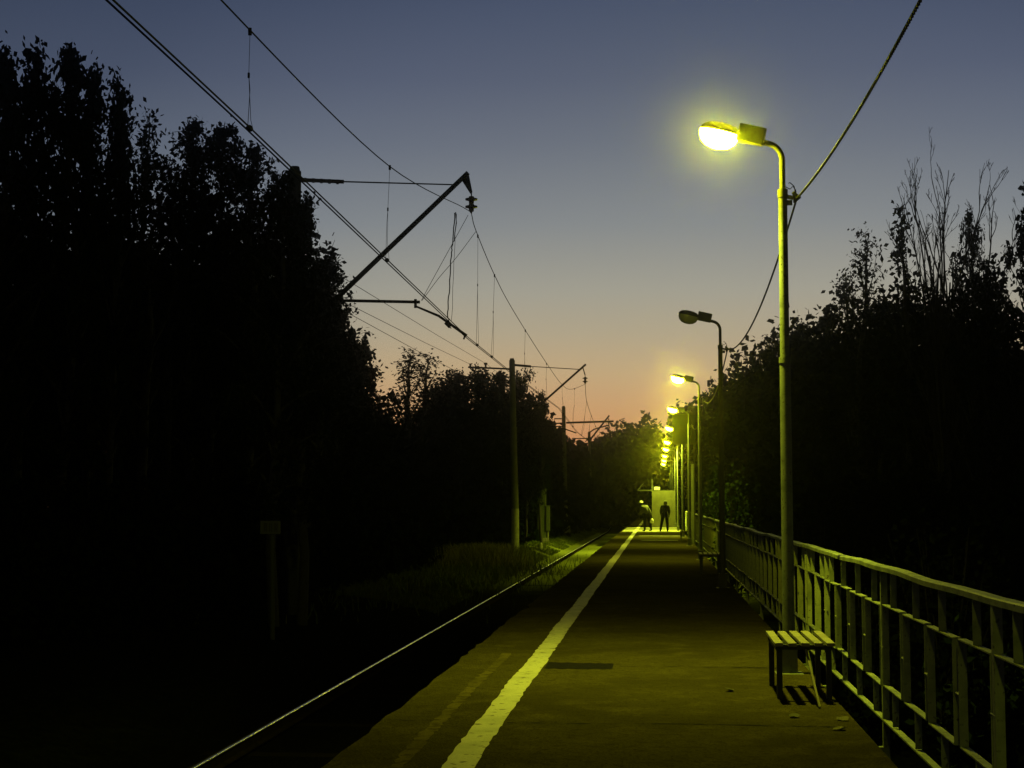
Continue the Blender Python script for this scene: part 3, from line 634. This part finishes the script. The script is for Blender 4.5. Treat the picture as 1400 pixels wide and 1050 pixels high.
def grow(kind, seed):
    """returns trunk MB and leaf centres for a 12 m tree"""
    rr = random.Random(seed); m = MB(); L = []; H = 12.
    G = lambda s: Vector((rr.gauss(0, s), rr.gauss(0, s), rr.gauss(0, s)))
    K = dict(leafy=dict(f0=.22, nb=38, el=(25, 60), R=2.5, up=.25, droop=0, tw=5, lv=20, sp=.13, prof=lambda t: (.55+.45*math.sin(math.pi*min(1, t*1.15)))*(1-t**4*.75)),
             round=dict(f0=.16, nb=44, el=(10, 55), R=3.1, up=.2, droop=0, tw=5, lv=30, sp=.26, prof=lambda t: math.sin(math.pi*(.12+.84*t))**.7),
             birch=dict(f0=.22, nb=40, el=(30, 65), R=2.3, up=.1, droop=1.0, tw=7, lv=26, sp=.10, prof=lambda t: (.5+.5*math.sin(math.pi*t))*(1-t**5*.7)),
             airy=dict(f0=.25, nb=30, el=(45, 72), R=1.9, up=.35, droop=.1, tw=5, lv=9, sp=.16, prof=lambda t: (.5+.5*math.sin(math.pi*t))*(1-t**4*.6)),
             sapling=dict(f0=.35, nb=20, el=(35, 60), R=1.45, up=.5, droop=0, tw=3, lv=11, sp=.13, prof=lambda t: 1-.75*t))[kind]
    tr = [Vector((0, 0, -.5))]; 
    for i in range(1, 13): tr.append(Vector((tr[-1].x+rr.gauss(0, .09), tr[-1].y+rr.gauss(0, .09), H*i/12)))
    m.tube(tr, [.17*(1-i/12)**.8+.018 for i in range(13)], 8)
    def tp(t): k = min(11.999, max(0, t*12)); i = int(k); return tr[i].lerp(tr[i+1], k-i)
    for b in range(K['nb']):
        t = (b+rr.random())/K['nb']; h = K['f0']+(1-K['f0'])*t; o = tp(h); az_ = b*2.4+rr.uniform(-.5, .5); el = R(rr.uniform(*K['el'])+t*15)
        Ln = K['R']*K['prof'](t)*rr.uniform(.65, 1.15)*(1.6 if rr.random() < .08 else 1)
        if Ln < .2: Ln = .2
        d = Vector((math.cos(az_)*math.cos(el), math.sin(az_)*math.cos(el), math.sin(el))); pts = [o]
        for k in range(5):
            d = (d + G(.13) + Vector((0, 0, K['up']*.12 - K['droop']*.22*k/4))).normalized(); pts.append(pts[-1]+d*Ln/5)
        m.tube(pts, [(.055*(1-t)+.016)*(1-k/5)+.006 for k in range(6)], 5, False)
        for w in range(K['tw']+int(Ln*1.6)):
            q = rr.uniform(.25, 1); k = min(4, int(q*5)); s = pts[k].lerp(pts[k+1], q*5-k)
            dd = (d*.4+G(.7)+Vector((0, 0, .25-K['droop']*.9))).normalized(); lt = rr.uniform(.3, .75)*min(1.0, Ln*.6+.3)
            tw = [s]
            for k in range(3):
                dd = (dd+G(.12)+Vector((0, 0, -K['droop']*.55))).normalized(); tw.append(tw[-1]+dd*lt/3*(1.3 if K['droop'] > .5 else 1))
            m.tube(tw, [.011, .009, .007, .004], 3, False)
            n = int(K['lv']*rr.uniform(.3, 1.4))
            for _ in range(n):
                q = rr.uniform(.1, 3); k = min(2, int(q)); L.append(tw[k].lerp(tw[k+1], q-k)+G(K['sp']))
    for _ in range(int(K['lv']*5)): L.append(tp(rr.uniform(.9, 1.0))+G(.18))
    return m, np.array(L)
def grow_dead(seed, stems):
    rr = random.Random(seed); m = MB(); H = 12.
    G = lambda s: Vector((rr.gauss(0, s), rr.gauss(0, s), 0))
    def br(p, d, L, r, depth):
        pts = [p]; n = 7
        for k in range(n):
            d = (d + Vector((rr.gauss(0, .05+.035*depth), rr.gauss(0, .05+.035*depth), .06))).normalized(); pts.append(pts[-1]+d*L/n)
        m.tube(pts, [max(.007, r*(1-k/n*.72)) for k in range(n+1)], 6 if depth == 0 else 4, False)
        if depth < 4:
            for _ in range([8, 4, 3, 2][depth]):
                q = rr.uniform(.3, .95)*n; k = min(n-1, int(q)); s = pts[k].lerp(pts[k+1], q-k)
                a = rr.uniform(0, 6.28); sp = rr.uniform(.15, .36); nd = (d+Vector((math.cos(a)*sp, math.sin(a)*sp, 0))).normalized()
                br(s, nd, L*rr.uniform(.22, .42), r*.42, depth+1)
    for i in range(stems):
        a = i*2.1+rr.random(); lean = rr.uniform(.02, .06) if i else .01
        br(Vector((math.cos(a)*.2, math.sin(a)*.2, -.4)), Vector((math.cos(a)*lean, math.sin(a)*lean, 1)).normalized(), H*(rr.uniform(.78, 1.0) if i else .98), .10, 0)
    return m, None
PROTO = {}
LS = dict(leafy=.085, round=.09, birch=.06, airy=.06, sapling=.085)
def tree(kind, seed, x, y, H, wide, label, cat='tree', group=None, rz=0):
    key = (kind, seed); names = dict(leafy='aspen_tree', round='broadleaf_tree', birch='birch_tree', airy='slender_tree', sapling='sapling_tree', dead='dead_tree')
    if key not in PROTO:
        root = empty(names[kind])
        if kind == 'dead': m, L = grow_dead(seed, 5 if seed == 1 else 3)
        else: m, L = grow(kind, seed)
        top = max(max(v[2] for v in m.v), L[:, 2].max() if L is not None else 0); k_ = 12/top
        ax = [v for v in m.v if v[2] > top*.93]; sx = sum(v[0] for v in ax)/len(ax); sy = sum(v[1] for v in ax)/len(ax)
        m.v = [(v[0]-sx*v[2]/top, v[1]-sy*v[2]/top, v[2]*k_) for v in m.v]
        if L is not None: L = np.stack([L[:, 0]-sx*L[:, 2]/top, L[:, 1]-sy*L[:, 2]/top, L[:, 2]*k_], 1)
        m.build('trunk', M_birch if kind == 'birch' else M_bark, root)
        if L is not None: leafobj('crown', quads(L, LS[kind], np.random.default_rng(seed)), M_leafb if kind in ('birch', 'airy') else M_leaf, root)
        PROTO[key] = root
    else: root = copy_tree(PROTO[key])
    root.location = (x, y, gz(x, y)); root.scale = (wide, wide, H/12); root.rotation_euler = (0, 0, rz); tag(root, label, cat, group)
    return root
def tree_px(kind, seed, px, py, Y, wide, label, rz=None, group=None):
    p = at(px, py, Y); return tree(kind, seed, p.x, Y, p.z-gz(p.x, Y), wide, label, group=group, rz=px*1.7 if rz is None else rz)
GL = 'trees on the left of the track'; GR = 'trees on the right of the platform'
for a in [('leafy', 1, 6, 46, 33, .75, 'leafy tree cut by the left picture edge'),
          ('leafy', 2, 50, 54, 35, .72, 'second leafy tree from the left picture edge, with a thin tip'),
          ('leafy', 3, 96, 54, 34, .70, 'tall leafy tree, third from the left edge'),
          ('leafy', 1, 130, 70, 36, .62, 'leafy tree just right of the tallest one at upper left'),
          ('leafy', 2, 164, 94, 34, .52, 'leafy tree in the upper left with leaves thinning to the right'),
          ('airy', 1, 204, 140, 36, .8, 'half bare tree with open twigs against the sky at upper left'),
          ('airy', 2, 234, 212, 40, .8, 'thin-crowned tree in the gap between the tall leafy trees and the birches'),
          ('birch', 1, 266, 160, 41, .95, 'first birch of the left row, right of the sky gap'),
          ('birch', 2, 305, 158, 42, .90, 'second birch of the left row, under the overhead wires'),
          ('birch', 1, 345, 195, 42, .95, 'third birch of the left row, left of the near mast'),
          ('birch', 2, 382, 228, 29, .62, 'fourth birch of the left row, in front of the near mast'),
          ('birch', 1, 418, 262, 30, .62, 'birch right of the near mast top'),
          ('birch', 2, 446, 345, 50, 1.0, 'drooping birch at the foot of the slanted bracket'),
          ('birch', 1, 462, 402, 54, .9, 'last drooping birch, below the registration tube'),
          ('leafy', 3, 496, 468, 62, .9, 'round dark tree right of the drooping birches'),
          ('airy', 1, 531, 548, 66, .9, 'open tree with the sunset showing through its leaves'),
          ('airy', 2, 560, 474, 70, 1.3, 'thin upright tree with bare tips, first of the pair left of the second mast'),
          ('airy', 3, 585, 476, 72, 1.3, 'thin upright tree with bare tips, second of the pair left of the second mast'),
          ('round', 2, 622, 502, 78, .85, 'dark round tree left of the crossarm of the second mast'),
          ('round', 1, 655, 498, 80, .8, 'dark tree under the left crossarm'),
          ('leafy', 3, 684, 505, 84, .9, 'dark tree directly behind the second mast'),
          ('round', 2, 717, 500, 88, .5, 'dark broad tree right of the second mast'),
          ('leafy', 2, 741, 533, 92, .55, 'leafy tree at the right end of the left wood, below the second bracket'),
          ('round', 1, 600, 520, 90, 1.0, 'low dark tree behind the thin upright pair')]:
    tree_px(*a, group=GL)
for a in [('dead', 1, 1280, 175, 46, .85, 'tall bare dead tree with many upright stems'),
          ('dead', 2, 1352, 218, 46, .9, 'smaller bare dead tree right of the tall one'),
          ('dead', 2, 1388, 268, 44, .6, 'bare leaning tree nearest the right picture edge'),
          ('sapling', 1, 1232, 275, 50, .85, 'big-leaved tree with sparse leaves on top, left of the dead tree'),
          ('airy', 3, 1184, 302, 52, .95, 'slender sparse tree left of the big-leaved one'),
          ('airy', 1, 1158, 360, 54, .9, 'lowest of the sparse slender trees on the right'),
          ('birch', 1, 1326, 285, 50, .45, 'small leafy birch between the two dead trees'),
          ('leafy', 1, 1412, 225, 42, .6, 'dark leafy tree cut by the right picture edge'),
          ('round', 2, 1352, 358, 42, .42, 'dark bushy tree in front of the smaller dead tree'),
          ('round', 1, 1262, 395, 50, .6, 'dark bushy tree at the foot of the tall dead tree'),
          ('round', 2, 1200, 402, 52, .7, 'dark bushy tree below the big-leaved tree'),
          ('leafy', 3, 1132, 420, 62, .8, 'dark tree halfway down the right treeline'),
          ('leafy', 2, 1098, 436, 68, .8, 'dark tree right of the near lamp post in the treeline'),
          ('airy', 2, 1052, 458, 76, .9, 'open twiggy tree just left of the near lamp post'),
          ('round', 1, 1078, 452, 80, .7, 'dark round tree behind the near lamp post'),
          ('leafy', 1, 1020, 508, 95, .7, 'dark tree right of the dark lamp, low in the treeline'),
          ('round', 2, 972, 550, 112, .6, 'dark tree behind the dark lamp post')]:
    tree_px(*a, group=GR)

def mass(name, path, thick, n, size, seed, label, low=-1.0):
    """far-off wood read as one mass: path of (x, y, top height)"""
    rng = np.random.default_rng(seed); P_ = np.array(path, float); d = np.r_[0, np.cumsum(np.linalg.norm(np.diff(P_[:, :2], axis=0), axis=1))]
    sg = np.linspace(0, d[-1], 2000); wt = np.interp(sg, d, P_[:, 1])**-1.7; cdf = np.cumsum(wt); s = np.interp(rng.uniform(0, cdf[-1], n), cdf, sg); x = np.interp(s, d, P_[:, 0]); y = np.interp(s, d, P_[:, 1]); h = np.interp(s, d, P_[:, 2])
    tx = np.interp(s+.5, d, P_[:, 0])-np.interp(s-.5, d, P_[:, 0]); ty = np.interp(s+.5, d, P_[:, 1])-np.interp(s-.5, d, P_[:, 1]); ln = np.hypot(tx, ty); tx /= ln; ty /= ln
    o = rng.uniform(-.5, .5, n)*thick; lump = .80+.12*np.sin(s*1.13+o*.8)+.09*np.sin(s*2.9+o*2)+.06*np.sin(s*6.1+o*3.1)
    z = low + (h*lump-low)*rng.uniform(0, 1, n)**.85
    bulge = (1-.35*((z-low)/(h-low)))
    c = np.stack([x-ty*o*bulge, y+tx*o*bulge, z], 1) + rng.normal(size=(n, 3))*.12
    q_ = quads(c, 1.0, rng, 1.2).reshape(-1, 4, 3); q_ = c[:, None, :] + (q_-c[:, None, :])*(size*y/y.mean())[:, None, None]
    o_ = leafobj(name, q_.reshape(-1, 3), M_wood_mass, None); return tag(o_, label, 'woods', kind='stuff')
def pth(l): return [(at(px, 600, Y).x, Y, at(px, py, Y).z) for px, py, Y in l]
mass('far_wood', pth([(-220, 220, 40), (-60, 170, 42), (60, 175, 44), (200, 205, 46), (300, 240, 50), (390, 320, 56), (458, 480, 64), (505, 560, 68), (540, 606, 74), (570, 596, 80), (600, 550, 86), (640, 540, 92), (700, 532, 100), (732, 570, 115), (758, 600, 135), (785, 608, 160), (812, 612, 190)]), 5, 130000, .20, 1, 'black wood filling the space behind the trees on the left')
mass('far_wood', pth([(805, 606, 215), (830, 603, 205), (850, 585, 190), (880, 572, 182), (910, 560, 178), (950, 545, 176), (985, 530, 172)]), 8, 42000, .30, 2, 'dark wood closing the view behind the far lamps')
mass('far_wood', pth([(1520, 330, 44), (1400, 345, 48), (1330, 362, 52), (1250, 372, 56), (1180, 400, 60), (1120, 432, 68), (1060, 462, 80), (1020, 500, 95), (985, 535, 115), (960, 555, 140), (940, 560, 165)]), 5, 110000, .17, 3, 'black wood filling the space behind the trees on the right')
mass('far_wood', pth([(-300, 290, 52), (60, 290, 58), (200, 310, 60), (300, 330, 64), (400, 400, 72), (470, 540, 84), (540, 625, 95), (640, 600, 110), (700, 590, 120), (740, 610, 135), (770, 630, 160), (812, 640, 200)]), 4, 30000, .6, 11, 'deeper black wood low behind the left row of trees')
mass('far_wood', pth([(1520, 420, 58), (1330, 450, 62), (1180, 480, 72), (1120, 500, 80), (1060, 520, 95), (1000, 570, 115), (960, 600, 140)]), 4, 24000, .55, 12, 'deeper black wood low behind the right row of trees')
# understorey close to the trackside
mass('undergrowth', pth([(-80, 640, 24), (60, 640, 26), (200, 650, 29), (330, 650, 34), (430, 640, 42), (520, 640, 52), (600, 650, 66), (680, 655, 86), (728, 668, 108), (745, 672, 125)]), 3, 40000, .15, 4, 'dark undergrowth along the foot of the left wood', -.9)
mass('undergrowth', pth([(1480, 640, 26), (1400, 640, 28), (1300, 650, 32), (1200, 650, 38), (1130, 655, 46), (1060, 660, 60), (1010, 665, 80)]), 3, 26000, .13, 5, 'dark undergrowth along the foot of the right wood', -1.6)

def shrub(x, y, h, w, seed, label, mt=None):
    rr = random.Random(seed); root = empty('leafy_shrub', (x, y, gz(x, y)), label, 'shrub', 'shrubs beyond the railing'); m = MB(); L = []
    for k in range(16):
        a = rr.uniform(0, 6.28); e = rr.uniform(.05, .5); d = Vector((math.cos(a)*e*w, math.sin(a)*e*w, h*rr.uniform(.6, 1)))
        pts = [Vector((0, 0, -.1)), d*.4+Vector((rr.gauss(0, .05), 0, 0)), d*.75, d]; m.tube(pts, [.02, .015, .01, .004], 4, False)
        for _ in range(110): t = rr.uniform(.15, 1.05); L.append(d*t+Vector((rr.gauss(0, .14)*w, rr.gauss(0, .14)*w, rr.gauss(0, .12))))
    m.build('stem', M_bark, root); leafobj('foliage', quads(np.array(L), .045, np.random.default_rng(seed)), mt or M_shrub, root)
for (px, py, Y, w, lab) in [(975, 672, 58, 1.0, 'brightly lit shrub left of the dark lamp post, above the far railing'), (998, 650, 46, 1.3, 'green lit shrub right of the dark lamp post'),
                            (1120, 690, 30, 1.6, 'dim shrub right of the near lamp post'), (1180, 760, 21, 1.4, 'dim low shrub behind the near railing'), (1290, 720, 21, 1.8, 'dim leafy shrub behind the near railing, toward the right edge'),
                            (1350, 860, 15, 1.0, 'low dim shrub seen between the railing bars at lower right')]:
    dim = M_leafb if px > 1100 else None  # right-hand shrubs get near-black leaves, shade put into their colour
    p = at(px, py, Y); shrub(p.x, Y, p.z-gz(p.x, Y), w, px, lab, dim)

# grass: short blades beside the track (nobody could count them) and one pale dry clump
def blades(name, pts, h, w, mt, seed, **kw):
    rng = np.random.default_rng(seed); n = len(pts); c = np.array(pts); a = rng.uniform(0, 6.28, n); hh = h*rng.uniform(.4, 1.2, n)
    lean = rng.normal(size=(n, 2))*.35*hh[:, None]; dx = np.cos(a)*w; dy = np.sin(a)*w
    v0 = c+np.stack([-dx, -dy, 0*a-.02], 1); v1 = c+np.stack([dx, dy, 0*a-.02], 1)
    v2 = c+np.stack([dx*.3+lean[:, 0], dy*.3+lean[:, 1], hh], 1); v3 = c+np.stack([-dx*.3+lean[:, 0], -dy*.3+lean[:, 1], hh], 1)
    o = leafobj(name, np.stack([v0, v1, v2, v3], 1).reshape(-1, 3), mt, None); return tag(o, **kw)
rng = np.random.default_rng(9); pts = []
for _ in range(52000):
    y = 38+rng.random()**1.3*112; x = -5.6-abs(rng.normal())*2.2
    if math.sin(x*2.1+y*.6)+math.sin(y*1.3-x) < -1.0: continue
    pts.append((x, y, gz(x, y)))
blades('trackside_grass', pts, .10, .014, M_grass, 5, label='short rough grass growing along the left side of the rails', kind='stuff', cat='grass')
cp = atz(664, 772, -.72); pts = [(cp.x+rng.normal()*.75, cp.y+rng.normal()*1.3, gz(cp.x, cp.y)) for _ in range(4200)]
blades('grass_clump', pts, .85, .014, M_dry, 6, label='pale tall dry grass clump left of the second mast', cat='grass')
pts = [(at(590, 700, 48).x+rng.normal()*1.8, 50+rng.normal()*7, -.75) for _ in range(5000)]
blades('weeds', pts, .26, .014, M_grass, 7, label='rough tall weeds in the dark left of the grass clump', kind='stuff', cat='weeds')

# ------------------------------------------------------------------ thin haze volume added to stand in for the lens glow round the lamps
hz = MB().box((-10, 110, 6.5), (260, 360, 19)); M_hz = bpy.data.materials.new('haze'); M_hz.use_nodes = True; t = M_hz.node_tree; t.nodes.clear()
o_ = t.nodes.new('ShaderNodeOutputMaterial'); v_ = t.nodes.new('ShaderNodeVolumePrincipled'); v_.inputs['Density'].default_value = .00085; v_.inputs['Anisotropy'].default_value = .985
v_.inputs['Color'].default_value = (.9, .9, .9, 1); t.links.new(v_.outputs[0], o_.inputs['Volume'])
tag(hz.build('haze', M_hz), kind='stuff')
